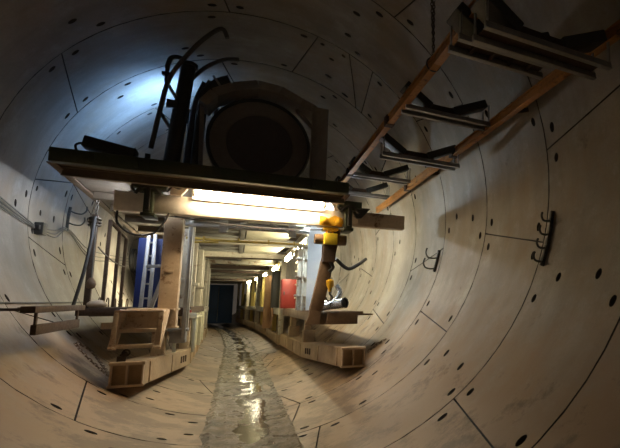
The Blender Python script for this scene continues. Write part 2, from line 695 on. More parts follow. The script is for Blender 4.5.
# columns
mb = MB()
mb.box((-1.02, 8.3, 1.2), (-.78, 8.54, 2.86), .012)
mb.box((-1.04, 8.28, 1.2), (-.76, 8.56, 1.225), .004)
for x in (-.97, -.83):
    mb.cyl((x, 8.27, 1.29), (x, 8.3, 1.29), .028, 8)
mb.box((-.96, 8.285, 2.02), (-.86, 8.30, 2.06), .004)
mb.build('front_column', 'beige', G)
MB().box((-.74, 8.75, 1.0), (-.69, 8.82, 2.95), .004).build('side_post', 'greyst', G)
MB().box((-.80, 9.3, 1.1), (-.70, 9.4, 2.95), .006).build('side_post', 'cream', G)
mb = MB()
for i, yy in enumerate((10.1, 12.0, 14.0)):
    mb = MB()
    mb.box((-.97, yy, 1.5), (-.83, yy + .14, 2.95), .006)
    mb.box((-1.02, yy - .04, 1.95), (-.76, yy + .18, 2.02), .006)
    mb.build('side_post', 'cream', G)
for x0, yy, zt in ((1.0, 9.6, 2.72), (1.33, 12.2, 2.98), (1.40, 13.5, 2.98)):
    mb = MB()
    mb.box((x0, yy, 1.43), (x0 + .07, yy + .08, zt), .006)
    mb.box((x0 + .11, yy + .02, 1.43), (x0 + .17, yy + .08, zt), .006)
    for z in (1.7, 2.06, 2.42, 2.66):
        mb.box((x0 - .04, yy - .03, z), (x0 + .21, yy + .11, z + .035), .005)
    mb.cyl((x0 + .09, yy - .02, 1.43), (x0 + .09, yy - .02, zt - .06), .02, 8)
    mb.build('side_post', 'cream', G)
mb = MB()
mb.bar((1.13, 8.24, 1.24), (1.43, 8.24, 2.86), .2, .14, (0, 1, 0), .01)
mb.build('leaning_brace', 'brown', G)
mb = MB()
mb.prism([(1.0, 8.14, 1.22), (1.22, 8.14, 1.22), (1.24, 8.14, 1.42), (1.10, 8.14, 1.46)], (0, .03, 0))
mb.prism([(1.32, 8.14, 1.22), (1.60, 8.14, 1.22), (1.36, 8.14, 1.42)], (0, .03, 0))
mb.build('brace_gusset', 'brown', G)
# roof inside the car
for i, (y, z, m) in enumerate(((9.25, 2.97, 'greypl'), (11.7, 2.95, 'cream'), (14.95, 2.95, 'cream'))):
    MB().ibeam((-1.0, y, z), (1.35, y, z), .12, .14).build('roof_beam', m, G)
for x, m in ((-.95, 'greypl'), (.02, 'greypl'), (1.25, 'cream')):
    MB().ibeam((x, 8.7, 3.05), (x, 15.1, 3.05), .1, .12).build('roof_rail', m, G)
for y0, y1 in ((9.1, 11.6), (11.85, 14.8)):
    mb = MB()
    mb.prism([(.10, y0, 3.0), (1.05, y0, 3.0), (.92, y1, 3.0), (.10, y1, 3.0)], (0, 0, .02))
    mb.build('roof_panel', 'creamclean', G)
    mb = MB()
    mb.box((-.88, y0, 3.02), (-.05, y1, 3.04), .003)
    for k in range(3):
        yy = y0 + (y1 - y0) * (k + .5) / 3
        mb.box((-.88, yy, 2.97), (-.05, yy + .05, 3.02), .003)
    mb.build('roof_panel', 'greypl', G)
mb = MB()
for x in (-.32, .72):
    mb.box((x, 8.55, 2.70), (x + .12, 8.60, 3.2), .004)
    mb.bar((x + .06, 8.58, 2.75), (x + (.4 if x < 0 else -.3), 8.58, 2.92), .03, .05, (0, 1, 0))
mb.box((-.9, 8.56, 2.78), (1.1, 8.62, 2.83), .004)
mb.build('truss_frame', 'greyst', G)
mb = MB()
mb.tube([(-.85, 9.6, 2.72), (-.2, 9.62, 2.70), (.5, 9.64, 2.71), (1.2, 9.66, 2.72)], .022, 8)
mb.tube([(-.82, 9.55, 2.64), (-.35, 9.55, 2.66)], .02, 8)
for x in (-.6, -.05, .45, .9):
    mb.box((x, 9.58, 2.68), (x + .03, 9.66, 2.76), .003)
mb.build('pipe_run', 'ochre', G)
# platforms
mb = MB()
mb.box((1.22, 8.3, 1.39), (1.98, 15, 1.43), .005)
mb.box((1.22, 8.28, 1.21), (1.88, 8.42, 1.41), .008)
mb.box((1.86, 8.26, 1.36), (2.14, 8.7, 1.385), .003)
mb.box((1.22, 8.42, 1.23), (1.30, 15, 1.39), .005)
for y in (9.5, 11, 12.5, 14):
    mb.box((1.3, y, 1.25), (2.0, y + .08, 1.39), .004)
mb.build('right_platform', 'brown', G)
mb = MB()
mb.box((-2.10, 9.0, 1.46), (-.78, 15, 1.50), .005)
mb.box((-2.10, 8.99, 1.38), (-.76, 9.09, 1.49), .006)
mb.box((-.86, 9.09, 1.36), (-.78, 15, 1.46), .005)
for y in (9.5, 11, 12.5, 14):
    mb.box((-2.05, y, 1.36), (-.8, y + .08, 1.46), .004)
mb.build('left_platform', 'rust', G)
mb = MB()
mb.box((-.98, 9.9, 1.30), (-.62, 11.6, 1.34), .004)
mb.box((-.98, 9.9, 1.34), (-.62, 9.93, 1.40), .003)
for y in (9.95, 11.5):
    mb.box((-.68, y, .70), (-.63, y + .05, 1.30), .003)
    mb.box((-.96, y, .70), (-.91, y + .05, 1.30), .003)
mb.build('tool_shelf', 'creamclean', G)
mb = MB()
mb.box((-.92, 9.0, .93), (-.70, 9.25, 1.14), .01)
mb.box((-.95, 8.95, 1.12), (-.68, 9.3, 1.16), .006)
mb.build('valve_box', 'greyst', G)
# steps up to the left platform
mb = MB()
for x0 in (-1.42, -.93):
    mb.bar((x0, 7.82, .96), (x0 + .03, 8.22, 1.47), .05, .09, (1, 0, 0), .006)
    mb.bar((x0, 7.84, .97), (x0 + .02, 7.86, 1.47), .05, .06, (1, 0, 0), .004)
for z, y in ((.985, 7.88), (1.19, 7.98)):
    mb.box((-1.42, y - .06, z - .02), (-.90, y + .1, z + .03), .004)
mb.box((-1.38, 8.2, 1.2), (-.93, 8.22, 1.44), .002)
mb.box((-1.58, 7.95, 1.22), (-1.38, 8.05, 1.31), .005)
mb.box((-1.42, 7.83, 1.445), (-.90, 8.24, 1.475), .004)
mb.box((-1.36, 8.2, 1.46), (-.80, 9.0, 1.495), .004)
mb.build('step_frame', 'beige', G)


# skids resting on the lining
def skid(pts, sgn, name):
    mb = MB()
    w, h = .36, .32
    prof = []
    secs = []
    for (x, y, z) in pts:
        x2 = x + sgn * w
        secs.append([(x, y, z), (x2, y, z + .01), (x2, y, z + h), (x, y, z + h)])
    vs = [[mb.bm.verts.new(p) for p in s] for s in secs]
    for A, B in zip(vs, vs[1:]):
        for k in range(4):
            mb.bm.faces.new((A[k], A[(k + 1) % 4], B[(k + 1) % 4], B[k]))
    mb.bm.faces.new(vs[0]); mb.bm.faces.new(vs[-1][::-1])
    bmesh.ops.recalc_face_normals(mb.bm, faces=mb.bm.faces[:])
    bmesh.ops.bevel(mb.bm, geom=mb.bm.edges[:], offset=.012, segments=2, affect='EDGES')
    # stiffeners on the inner face
    for i in range(len(pts) - 1):
        p, q = Vector(pts[i]), Vector(pts[i + 1])
        for t in ((.08, .5) if i == 0 else (.03, .33, .66)):
            c = p.lerp(q, t)
            mb.box((c.x - sgn * .014, c.y - .03, c.z + .02), (c.x + sgn * .02, c.y + .03, c.z + h - .02), .004)
    sk = mb.build(name, 'mudsteel', G)
    x, y, z = pts[0]
    x2 = x + sgn * w
    mb = MB()
    lo, hi = min(x, x2), max(x, x2)
    mb.box((lo - .015, y - .07, z), (hi + .015, y - .045, z + .03), .004)
    mb.box((lo - .015, y - .07, z + h - .04), (hi + .015, y - .045, z + h), .004)
    mb.box((lo - .012, y - .06, z - .005), (hi + .012, y, z + .02), .004)
    mb.box((lo - .012, y - .06, z + h - .02), (hi + .012, y, z + h + .006), .004)
    for f in (0, .47, .94):
        mb.box((lo + (hi - lo) * f, y - .07, z + .02), (lo + (hi - lo) * (f + .06), y, z + h - .02), .004)
    mb.build('end_plate', 'beige', sk)
    p, q = Vector(pts[0]), Vector(pts[1])
    for t in (.72, .78, .84):
        c = p.lerp(q, t)
        MB().tube([(c.x - sgn * .004, c.y, c.z + .10), (c.x - sgn * .004, c.y, c.z + .22)], .018, 8).build('slot_mark', 'rust', sk)
    return sk


skid([(1.53, 7.8, .54), (1.32, 11.2, .375), (1.19, 15.2, .345)], 1, 'right_skid')
skid([(-1.04, 7.78, .475), (-.78, 11.4, .325), (-.84, 15.2, .34)], -1, 'left_skid')
mb = MB()
mb.cyl((-1.32, 7.9, .79), (-1.32, 7.9, .86), .05, 12)
mb.cyl((-1.32, 7.9, .86), (-1.28, 7.94, .90), .03, 10)
mb.torus((-1.28, 7.94, .90), (0, 1, 0), .04, .012, 12, 6)
mb.build('lifting_eye', 'rust', G)
# legs between platforms and skids
for y, x in ((11.3, 1.36), (13.6, 1.28)):
    mb = MB()
    mb.box((x, y, .66), (x + .26, y + .26, .96), .01)
    mb.box((x + .03, y + .02, .96), (x + .17, y + .2, 1.39), .008)
    mb.build('leg_block', 'mudsteel', G)
for y, x in ((9.0, -1.15), (11.4, -1.0), (13.6, -1.05)):
    mb = MB()
    mb.box((x, y, .62), (x + .18, y + .2, 1.46), .01)
    mb.build('leg_block', 'beige', G)
mb = MB()
mb.box((-.82, 11.8, .6), (-.79, 15, 1.36), .003)
for y in (12.2, 13.0, 13.8, 14.6):
    mb.box((-.79, y, .6), (-.75, y + .05, 1.36), .003)
mb.build('side_skirt', 'creamclean', G)

# ------------------------------------------------------------------ gantry cars behind the first one
LBL = ['second gantry car behind the front one with low cream roof beams over the aisle',
       'third gantry car deep in the tunnel beyond the brown leaning board',
       'fourth gantry car, nearly hidden far down the aisle',
       'farthest gantry car before the dark blue container']
for ci, (ya, yb_) in enumerate(((15.35, 20.2), (20.5, 25.4), (25.7, 30.6), (30.9, 36.0))):
    g = thing('gantry_car', LBL[ci], 'gantry', (.2, (ya + yb_) / 2, .3), 'gantry cars in train')
    zr = 2.95
    for k, y in enumerate([ya + .1, (ya + yb_) / 2, yb_ - .1]):
        MB().ibeam((-1.05, y, zr), (1.35, y, zr), .12, .13).build('roof_beam', 'cream' if (k + ci) % 2 else 'rust', g)
        MB().box((-1.0, y - .06, .62), (-.86, y + .06, zr + .1), .006).build('side_post', 'cream', g)
        MB().box((1.14, y - .06, .62), (1.28, y + .06, zr + .1), .006).build('side_post', 'cream' if k != 1 else 'ochre', g)
    for x in (-.95, .02, 1.2):
        MB().ibeam((x, ya, zr + .1), (x, yb_, zr + .1), .1, .12).build('roof_rail', 'greypl', g)
    mb = MB()
    mb.box((.1, ya + .2, 3.0), (1.0, yb_ - .2, 3.02), .004)
    mb.build('roof_panel', 'creamclean', g)
    MB().box((-1.3, ya, 3.1), (1.5, yb_, 3.13), .004).build('deck_plate', 'greypl', g)
    mb = MB()
    mb.box((1.14, ya, 1.36), (2.0, yb_, 1.42), .005)
    mb.box((1.14, ya, 1.22), (1.2, yb_, 1.36), .004)
    mb.build('right_platform', 'cream', g)
    mb = MB()
    mb.box((-2.0, ya, 1.40), (-.86, yb_, 1.46), .005)
    mb.box((-.9, ya, 1.26), (-.84, yb_, 1.40), .004)
    mb.build('left_platform', 'cream', g)
    for sx, x0, x1 in ((1, 1.14, 1.46), (-1, -.86, -1.18)):
        a, b_ = ya, yb_
        mb = MB()
        mb.box((x0, a, .33), (x1, b_, .62), .012)
        for y in (a + .3, a + 1.6, b_ - .4):
            mb.box((x0 - sx * .012, y, .35), (x0, y + .06, .6), .003)
        mb.build('right_skid' if sx > 0 else 'left_skid', 'mudsteel', g)
    mb = MB()
    mb.box((-1.9, ya + .2, 1.46), (-1.2, yb_ - .3, 2.6), .02)
    mb.build('equipment_casing', 'navy' if ci else 'greyst', g)
    mb = MB()
    mb.box((1.5, ya + .3, 1.42), (1.95, yb_ - .4, 2.2), .02)
    mb.build('equipment_casing', 'ochre' if ci != 1 else 'rust', g)


# ------------------------------------------------------------------ lamps
def tube_lamp(p, q, tubemat, label, hr=.02, group=None, hw=.09, up=(0, 0, 1), house='housing', refl=False):
    p, q = Vector(p), Vector(q)
    u = Vector(up).normalized()
    c = (p + q) / 2
    t = thing('fluorescent_lamp', label, 'lamp', c, group)
    d = (q - p).normalized()
    mb = MB()
    mb.bar(p - d * .06 + u * (hr + .03), q + d * .06 + u * (hr + .03), hw, .045, up, .008)
    mb.build('housing', house, t)
    for e, s in ((p, -1), (q, 1)):
        mb = MB()
        mb.bar(e + d * s * .0, e + d * s * .045, hw * .8, hr * 2.2, up, .006)
        mb.build('end_cap', house, t)
    if refl:
        MB().bar(p + Vector((0, .10, -.01)) - d * .05, q + Vector((0, .10, -.01)) + d * .05, .012, .17, up, .003).build('reflector', house, t)
    mb = MB()
    mb.tube([p, q], hr, 12)
    mb.build('tube', tubemat, t)
    return t


tube_lamp((-.62, 7.86, 3.19), (1.16, 7.86, 3.19), 'tube_front',
          'long glowing fluorescent tube fixed under the front deck edge above the white beam', .05, refl=True)
INL = [('brightest tube lamp at upper right of the aisle, nearest to the yellow post', 9.7, 11.0),
       ('second tube lamp along the right of the aisle, before the red cabinet', 12.6, 14.2),
       ('third tube lamp along the right of the aisle, above the red cabinet', 17.0, 18.7),
       ('small fourth tube lamp from front in aisle, above the leaning brown board', 21.2, 22.6),
       ('tiny fifth tube lamp from front on right of aisle', 25.4, 26.6),
       ('farthest tiny tube lamp at the end of the aisle', 29.4, 30.6)]
for lab, ya, yb_ in INL:
    tube_lamp((1.17, ya, 2.80), (1.17, yb_, 2.80), 'tube_in' if ya < 16 else 'tube_far', lab, .05, 'aisle tube lamps')
tube_lamp((.95, 9.0, 3.13), (1.65, 9.0, 3.13), 'tube_side', 'tube lamp under the deck behind the right end of cross beam', .03)
tube_lamp((-1.42, 8.3, 3.12), (-1.42, 9.5, 3.12), 'tube_left', 'tube lamp under the deck behind the left end of cross beam', .035)

tube_lamp((-1.92, 14.5, 1.58), (-1.92, 14.5, 2.85), 'tube_in', 'unseen upright tube lamp added behind the blue board to light the left lining', .04, up=(0, 1, 0))  # added tube, hidden by the board, brightens the left lining behind the railing
# floodlight behind the mast that throws cool light on the left lining
t = thing('work_floodlight', 'small cool floodlight behind the dark mast lighting the left lining', 'lamp', (-.94, 9.9, DZ + .13))
MB().cyl((-.94, 9.9, DZ + .13), (-.94, 9.9, 4.9), .025, 10).build('stand', 'dark', t)
rot = Matrix.Rotation(math.radians(-32), 3, 'Z') @ Matrix.Rotation(math.radians(14), 3, 'Y')
MB().obox((-.95, 9.9, 5.0), (.10, .34, .26), rot, .015).build('lamp_head', 'dark', t)
MB().obox(Vector((-.95, 9.9, 5.0)) + rot @ Vector((-.058, 0, 0)), (.012, .28, .2), rot, .003).build('lamp_glass', 'flood', t)

# ------------------------------------------------------------------ things on the upper deck
DT = DZ + .13
t = thing('ventilation_drum', 'large round dusty ventilation duct drum facing front on the upper deck', 'ventilation drum', (.2, 9.2, DT))
CZ = 4.25
mb = MB()
mb.lathe((.2, 8.5, CZ), (0, 1, 0), [(.50, .05), (.52, 0), (.72, 0), (.78, .03), (.80, .08), (.80, .16), (.76, .2), (.76, 1.7), (.5, 1.7)], 56)
mb.build('drum_shell', 'duct', t)
MB().lathe((.2, 8.52, CZ), (0, 1, 0), [(.505, .0), (.505, .03), (.2, .04)], 48).build('mesh_face', 'ductdark', t)
mb = MB()
mb.torus((.2, 8.5, CZ), (0, 1, 0), .77, .028, 56, 8)
mb.build('rim_hoop', 'dark', t)
mb = MB()
for x in (-.35, .75):
    mb.prism([(x - .2, 8.6, DT), (x + .2, 8.6, DT), (x + .1, 8.6, DT + .3), (x - .1, 8.6, DT + .3)], (0, 1.4, 0))
mb.build('cradle', 'duct', t)
t = thing('drum_guard_frame', 'dark bent steel guard frame with square right post around the duct drum', 'frame', (.3, 8.6, DT))
mb = MB()
P_ = [(-.64, 8.45, 4.70), (-.50, 8.45, 4.90), (-.24, 8.45, 5.06), (.11, 8.45, 5.18), (.45, 8.45, 5.16), (.78, 8.45, 5.02), (1.02, 8.45, 4.93)]
for a, b_ in zip(P_, P_[1:]):
    mb.bar(a, b_, .5, .14, (0, 0, 1), .006)
mb.build('arch_plate', 'duct', t)
mb = MB()
mb.box((.98, 8.2, DT), (1.24, 8.36, 4.98), .01)
mb.box((1.04, 8.19, DT + .1), (1.08, 8.21, 4.9), .003)
mb.build('square_post', 'duct', t)
MB().bar((.72, 8.3, 4.9), (1.0, 8.3, 4.6), .06, .08, (0, 1, 0)).build('corner_brace', 'duct', t)
MB().bar((-.62, 8.4, DT), (-.66, 8.4, 4.75), .06, .08, (0, 1, 0)).build('left_post', 'duct', t)

t = thing('pipe_mast', 'thick dark vertical pipe mast with valve handle beside the curved ladder', 'pipe mast', (-.92, 8.6, DT))
mb = MB()
mb.tube([(-1.05, 8.55, DT), (-.98, 8.55, 4.4), (-.90, 8.55, 5.40)], [.115, .11, .10], 16)
mb.lathe((-1.05, 8.55, DT), (0, 0, 1), [(.24, 0), (.24, .05), (.18, .06)], 20)
mb.lathe((-.90, 8.55, 5.38), (0, 0, 1), [(.13, 0), (.13, .05), (.06, .07)], 20)
mb.build('mast_pipe', 'dark', t)
mb = MB()
mb.tube(smooth_path([(-.90, 8.5, 5.38), (-1.0, 8.45, 5.46), (-1.12, 8.4, 5.40), (-1.16, 8.4, 5.22)]), .035, 8)
mb.box((-1.22, 8.36, 5.10), (-1.09, 8.44, 5.15), .006)
mb.box((-1.18, 8.36, 4.98), (-1.13, 8.44, 5.24), .006)
mb.build('valve_handle', 'dark', t)
MB().box((-1.14, 8.42, 4.62), (-1.0, 8.5, 4.74), .01).build('junction_box', 'dark', t)
for i, (x0, x1, r, y) in enumerate(((-.74, -.68, .075, 8.75), (-.86, -.78, .06, 8.85))):
    mb = MB()
    mb.tube(smooth_path([(x0, y, DT), (x0 + .03, y, 4.3), (x1, y, 4.9), (x1 + .12, y - .1, 5.25)]), r, 12)
    tag(mb.build('riser_hose', 'cable'), ['grey hose rising between the mast and the drum, nearer the drum',
                                         'thin grey hose rising directly against the pipe mast'][i], 'hose')
t = thing('elbow_duct', 'short dark bent duct elbow above the left of drum', 'duct', (-.45, 8.5, 4.7))
mb = MB()
mb.tube(smooth_path([(-.70, 8.5, 4.82), (-.60, 8.45, 4.95), (-.46, 8.4, 5.12), (-.30, 8.38, 5.2)]), [.10] * 18 + [.12], 16)
mb.build('elbow_pipe', 'dark', t)
MB().torus((-.46, 8.4, 5.12), (.8, -.1, .55), .135, .02, 20, 6).build('pipe_clip', 'greyst', t)
mb = MB()
mb.tube([(-.5, 8.75, 4.2), (-.48, 8.75, 5.2)], .03, 8)
tag(mb.build('conduit_pipe', 'duct'), 'thin upright conduit pipe behind the bent duct elbow', 'pipe')

# curved-top access ladder
t = thing('curved_ladder', 'tan tubular access ladder with hooked top leaning left of the dark mast', 'ladder', (-1.2, 7.9, DT))
s1 = smooth_path([(-1.22, 8.02, DT + .40), (-1.15, 8.0, 4.36), (-1.06, 7.98, 4.90), (-.83, 7.95, 5.36), (-.62, 7.92, 5.66), (-.44, 7.9, 5.82), (-.36, 7.9, 5.69)])
MB().tube(s1, .032, 10).build('stile', 'cable', t)
s2 = smooth_path([(-1.12, 8.7, DT), (-1.04, 8.7, 4.6), (-.92, 8.68, 5.1), (-.70, 8.65, 5.45), (-.42, 8.6, 5.66), (-.20, 8.6, 5.72)])
MB().tube(s2, .032, 10).build('stile', 'cable', t)
MB().cyl((-1.15, 8.0, 4.36), (-1.09, 8.7, 4.36), .026, 8).build('rung', 'cable', t)
MB().cyl((-1.08, 7.99, 4.8), (-1.0, 8.69, 4.8), .026, 8).build('rung', 'cable', t)

# flood housing lying on the deck edge
t = thing('lamp_case', 'black box shaped lamp housing lying on the left end of upper deck', 'lamp housing', (-1.6, 7.6, DT))
mb = MB()
rot = Matrix.Rotation(math.radians(10), 3, 'Y')
mb.obox((-1.58, 7.6, 3.60), (.56, .22, .15), rot, .02)
mb.obox((-1.60, 7.49, 3.605), (.48, .02, .10), rot, .004)
mb.build('case', 'dark', t)
mb = MB()
mb.box((-1.66, 7.56, DT), (-1.60, 7.64, 3.55), .004)
mb.box((-1.40, 7.56, DT), (-1.36, 7.64, 3.50), .004)
mb.build('foot', 'dark', t)
mb = MB()
mb.tube(smooth_path([(-1.84, 7.6, 3.65), (-1.93, 7.58, 3.60), (-1.90, 7.55, 3.50), (-1.80, 7.5, 3.43)]), .014, 8)
mb.build('power_lead', 'rubber', t)
mb = MB()
mb.box((-1.20, 7.5, DT), (-1.14, 7.56, 3.58), .006)
tag(mb.build('socket_stub', 'dark'), 'short black upright socket stub on deck edge right of lamp housing', 'socket')

# ------------------------------------------------------------------ orange overhead rails and pipe cradles
ra = [(1.58, .6, 4.06), (1.60, 4.0, 3.95), (1.62, 10.6, 3.80)]
rb = [(2.735, .9, 3.93), (2.745, 4.7, 3.85), (2.77, 10.6, 3.74)]
for pts, lab, inner in ((ra, 'orange overhead rail nearer the middle of tunnel, held by the ceiling chain', 1),
                        (rb, 'orange overhead rail running close along the right lining', 0)):
    t = thing('overhead_rail', lab, 'rail', pts[1], 'orange overhead rails')
    mb = MB()
    for a, b_ in zip(pts, pts[1:]):
        mb.bar(a, b_, .045, .10, (0, 0, 1), .006)
        mb.bar(Vector(a) + Vector((0, 0, .05)), Vector(b_) + Vector((0, 0, .05)), .08, .014, (0, 0, 1), .003)
        mb.bar(Vector(a) - Vector((0, 0, .05)), Vector(b_) - Vector((0, 0, .05)), .08, .014, (0, 0, 1), .003)
    mb.build('rail_beam', 'orange', t)
    for f in (.25, .62):
        c = Vector(pts[1]).lerp(Vector(pts[2]), f)
        MB().box((c.x - .055, c.y - .06, c.z - .065), (c.x + .055, c.y + .06, c.z + .065), .006).build('splice_plate', 'rust', t)
    if not inner:
        for y in (1.9, 4.55, 7.5):
            z = rb[1][2] - (y - 4.7) * .018
            p = Vector((2.745, y, z))
            d = Vector((p.x - AX, 0, p.z - AZ)).normalized()
            w = Vector((AX, y, AZ)) + d * (R + .004)
            mb = MB()
            mb.bar(p, w, .05, .03, (0, 1, 0), .004)
            mb.build('wall_bracket', 'rust', t)
p = Vector((1.60, 4.12, 4.0))
top = Vector((1.60, 4.12, AZ + math.sqrt(R * R - (1.6 - AX) ** 2)))
t = thing('suspension_chain', 'steel chain hanging from the ceiling down to the inner orange rail', 'chain', p)
MB().links([top, p + Vector((0, 0, .02))], .05, .013, .0045).build('chain_links', 'chain', t)
mb = MB()
mb.torus((1.60, 4.12, 3.955), (0, 1, 0), .068, .009, 20, 6)
mb.build('rail_shackle', 'dark', t)
MB().lathe((1.60, 4.12, top.z - .005), (0, 0, -1), [(.05, 0), (.05, .012), (.02, .03)], 14).build('ceiling_anchor', 'dark', t)
mb = MB()
mb.links(catenary((1.56, 4.0, 4.02), (1.46, 4.0, AZ + math.sqrt(R * R - (1.46 - AX) ** 2) - .01), -.02, 6), .05, .013, .0045)
t = tag(mb.build('suspension_chain', 'chain'), 'second slanting strand of chain beside the straight ceiling chain', 'chain')


def cradle(y, x0, x1, z, label, wide=.16, rungs=0):
    t = thing('pipe_cradle', label, 'pipe cradle', ((x0 + x1) / 2, y, z), 'pipe cradles under the orange rails')
    for s in (-1, 1):
        mb = MB()
        mb.bar((x0, y + s * wide / 2, z), (x1, y + s * wide / 2, z - .01), .03, .045, (0, 0, 1), .003)
        mb.bar((x0, y + s * wide / 2, z - .03), (x1, y + s * wide / 2, z - .04), .05, .008, (0, 0, 1), .001)
        mb.build('angle_bar', 'greyst', t)
    mb = MB()
    mb.bar((x0 + .04, y, z + .02), (x1 - .06, y, z + .01), wide - .04, .012, (0, 0, 1), .002)
    for k in range(rungs):
        xx = x0 + (x1 - x0) * (k + 1) / (rungs + 1)
        mb.box((xx - .015, y - wide / 2, z - .02), (xx + .015, y + wide / 2, z + .02), .002)
    mb.build('trough_plate', 'rust', t)
    for pa, pb in (((x0 + .32, z + .06), (x0 + .0, z + .27)), ((x1 - .50, z + .06), (x1 - .05, z + .26))):
        MB().bar((pa[0], y, pa[1]), (pb[0], y, pb[1]), wide * 1.15, .10, (0, 0, 1), .012).build('saddle_arm', 'dark', t)
    MB().bar((x0 + .24, y, z + .06), (x1 - .40, y, z + .05), wide * .8, .09, (0, 0, 1), .008).build('saddle_base', 'rust', t)
    for s, xe in ((-1, x0 + .02), (1, x1 - .02)):
        mb = MB()
        zt = z + .235
        mb.bar((xe, y - wide / 2, z - .02), (xe, y - wide / 2, zt), .03, .012, (1, 0, 0), .002)
        mb.bar((xe, y + wide / 2, z - .02), (xe, y + wide / 2, zt), .03, .012, (1, 0, 0), .002)
        mb.bar((xe, y - wide / 2, zt), (xe, y + wide / 2, zt), .03, .012, (0, 0, 1), .002)
        mb.build('hanger_strap', 'greyst', t)


cradle(2.92, 1.50, 2.74, 3.63, 'nearest pipe cradle at top right corner, spanning both orange rails', .2)
cradle(3.32, 1.47, 2.44, 3.74, 'pipe cradle just behind the nearest one, with small rungs, at top right', .2, 4)
cradle(5.05, 1.60, 2.72, 3.86, 'third pipe cradle from the front between the orange rails')
cradle(6.15, 1.64, 2.80, 3.62, 'fourth pipe cradle, hanging middle distance between the orange rails')
cradle(8.2, 1.66, 2.74, 3.86, 'fifth pipe cradle, just in front of the right end of deck')
cradle(9.7, 1.66, 2.78, 3.88, 'farthest pipe cradle, small, above the right beam end')


# ------------------------------------------------------------------ hooks, boxes and cables on the lining
def hook_rack(th, y, n, label, L=.62, size=.085):
    base = arc(th, y)
    t = thing('hook_rack', label, 'wall hooks', base, 'cable hook racks')
    mb = MB()
    pts = [arc(th - math.degrees(L / 2 / R) + math.degrees(L / R) * k / 8, y, R - .02) for k in range(9)]
    for a, b_ in zip(pts, pts[1:]):
        mb.bar(a, b_, .05, .035, (0, 1, 0), .004)
    mb.build('back_bar', 'dark', t)
    for k in range(n):
        tt = th - math.degrees(L / 2 / R) + math.degrees(L / R) * (k + .7) / n
        c = arc(tt, y, R - .03)
        inn = (Vector((AX, c.y, AZ)) - c).normalized()
        up = Vector((0, 0, 1)) - inn * inn.z
        up.normalize()
        d = inn
        mb = MB()
        path = [c, c + d * size * .6 - up * size * .25, c + d * size * 1.35 - up * size * .25, c + d * size * 1.75 + up * size * .3, c + d * size * 1.7 + up * size * .9]
        mb.tube(smooth_path(path, 4), .013, 8)
        mb.build('hook', 'dark', t)


hook_rack(103.6, 4.36, 4, 'black rack of four cable hooks on the right lining above the near ring joint', .66, .075)
hook_rack(103.3, 7.72, 2, 'black pair of cable hooks on the right lining farther along', .40, .13)
hook_rack(-88, 10.85, 2, 'small dark pair of cable hooks on the left lining', .45, .13)
b = arc(-95.4, 9.45, R - .001)
t = thing('junction_box', 'small black junction box on the left lining with cables running from it', 'junction box', b)
MB().box((b.x, b.y - .09, b.z - .09), (b.x + .11, b.y + .09, b.z + .10), .01).build('case', 'dark', t)
MB().box((b.x + .03, b.y - .16, b.z - .02), (b.x + .08, b.y - .09, b.z + .05), .006).build('gland', 'rubber', t)


def wall_cable(pts, r, label, mat='cable', cat='cable', off=.03, sub=6):
    P_ = smooth_path([arc(th, y, R - off) for th, y in pts], sub)
    r = r if cat == 'pipe' else .009
    return tag(MB().tube(P_, r, 8).build('wall_cable', mat), label, cat, 'cables along the left lining')


for k, (dz, lab) in enumerate(((0, 'uppermost cable on left lining running into the black junction box'),
                               (-1.3, 'middle cable on left lining arriving at the black junction box'),
                               (-2.4, 'lowest of three cables arriving at the black junction box'))):
    wall_cable([(-78 + dz * 1.3, 4.6), (-84 + dz, 6.2), (-90 + dz, 7.8), (-95 + dz * .3, 9.36)], .014, lab)
for k, (dz, lab) in enumerate(((0, 'upper cable sagging from junction box past the left hooks to the railing'),
                               (-1.6, 'lower cable sagging from junction box past the left hooks to the railing'),
                               (-3.0, 'thin slack cable drooping under the two between box and railing'))):
    wall_cable([(-95 + dz * .2, 9.55), (-93.8 + dz * .8, 10.2), (-91.5 + dz * .3, 10.9), (-96 + dz * 1.2, 12.2), (-95 + dz, 14.2), (-93 + dz, 16.5)], .014, lab)
wall_cable([(-117.8, 2.0), (-118.2, 5.0), (-118.6, 8.0), (-118.2, 11.0)], .011, 'long straight grey pipe along the left lining at eye level', 'cable', 'pipe', .022)
# coil of hose on the left lining behind the ladder
c = arc(-94, 16.4, R - .12)
t = thing('hose_coil', 'coil of black hose hung on the yellowish left lining beside blue board', 'hose coil', c)
for k in range(4):
    MB().torus((c.x + .02 * k, c.y + .03 * k, c.z), (1, -.05, .05), .30 + .02 * (k % 2), .028, 26, 8).build('hose_turn', 'rubber', t)

# ------------------------------------------------------------------ left platform things
t = thing('guard_railing', 'rusty steel guard railing of upright posts on the outer edge of left platform', 'railing', (-2.0, 10.4, 1.5))
for (x, y, z) in ((-1.98, 9.95, 2.97), (-1.98, 10.7, 2.90), (-1.98, 11.3, 2.86)):
    MB().bar((x, y, 1.5), (x, y, z), .05, .05, (0, 1, 0), .004).build('post', 'rust', t)
MB().bar((-1.98, 9.93, 2.97), (-1.98, 11.35, 2.85), .05, .05).build('top_rail', 'rust', t)
MB().tube(catenary((-1.97, 9.3, 2.45), (-1.97, 11.3, 2.28), .05, 8), .012, 6).build('rope_rail', 'cable', t)
t = thing('mast_post', 'thick rusty post with chain wrapped top at the front of the guard railing', 'post', (-2.02, 9.2, 1.5))
MB().bar((-2.02, 9.2, 1.5), (-2.02, 9.2, 2.95), .075, .075, (0, 1, 0), .006).build('upright', 'rust', t)
mb = MB()
for k in range(3):
    mb.torus((-2.02, 9.2, 2.78 + .05 * k), (0, .1 * k, 1), .07, .018, 14, 6)
mb.build('chain_wrap', 'chain', t)
tag(MB().links([(-2.0, 9.15, DZ + .03), (-2.01, 9.17, 2.96)], .07, .02, .008).build('hanging_chain', 'chain'),
    'short chain hanging from the deck underside to the thick rusty post', 'chain')
mb = MB()
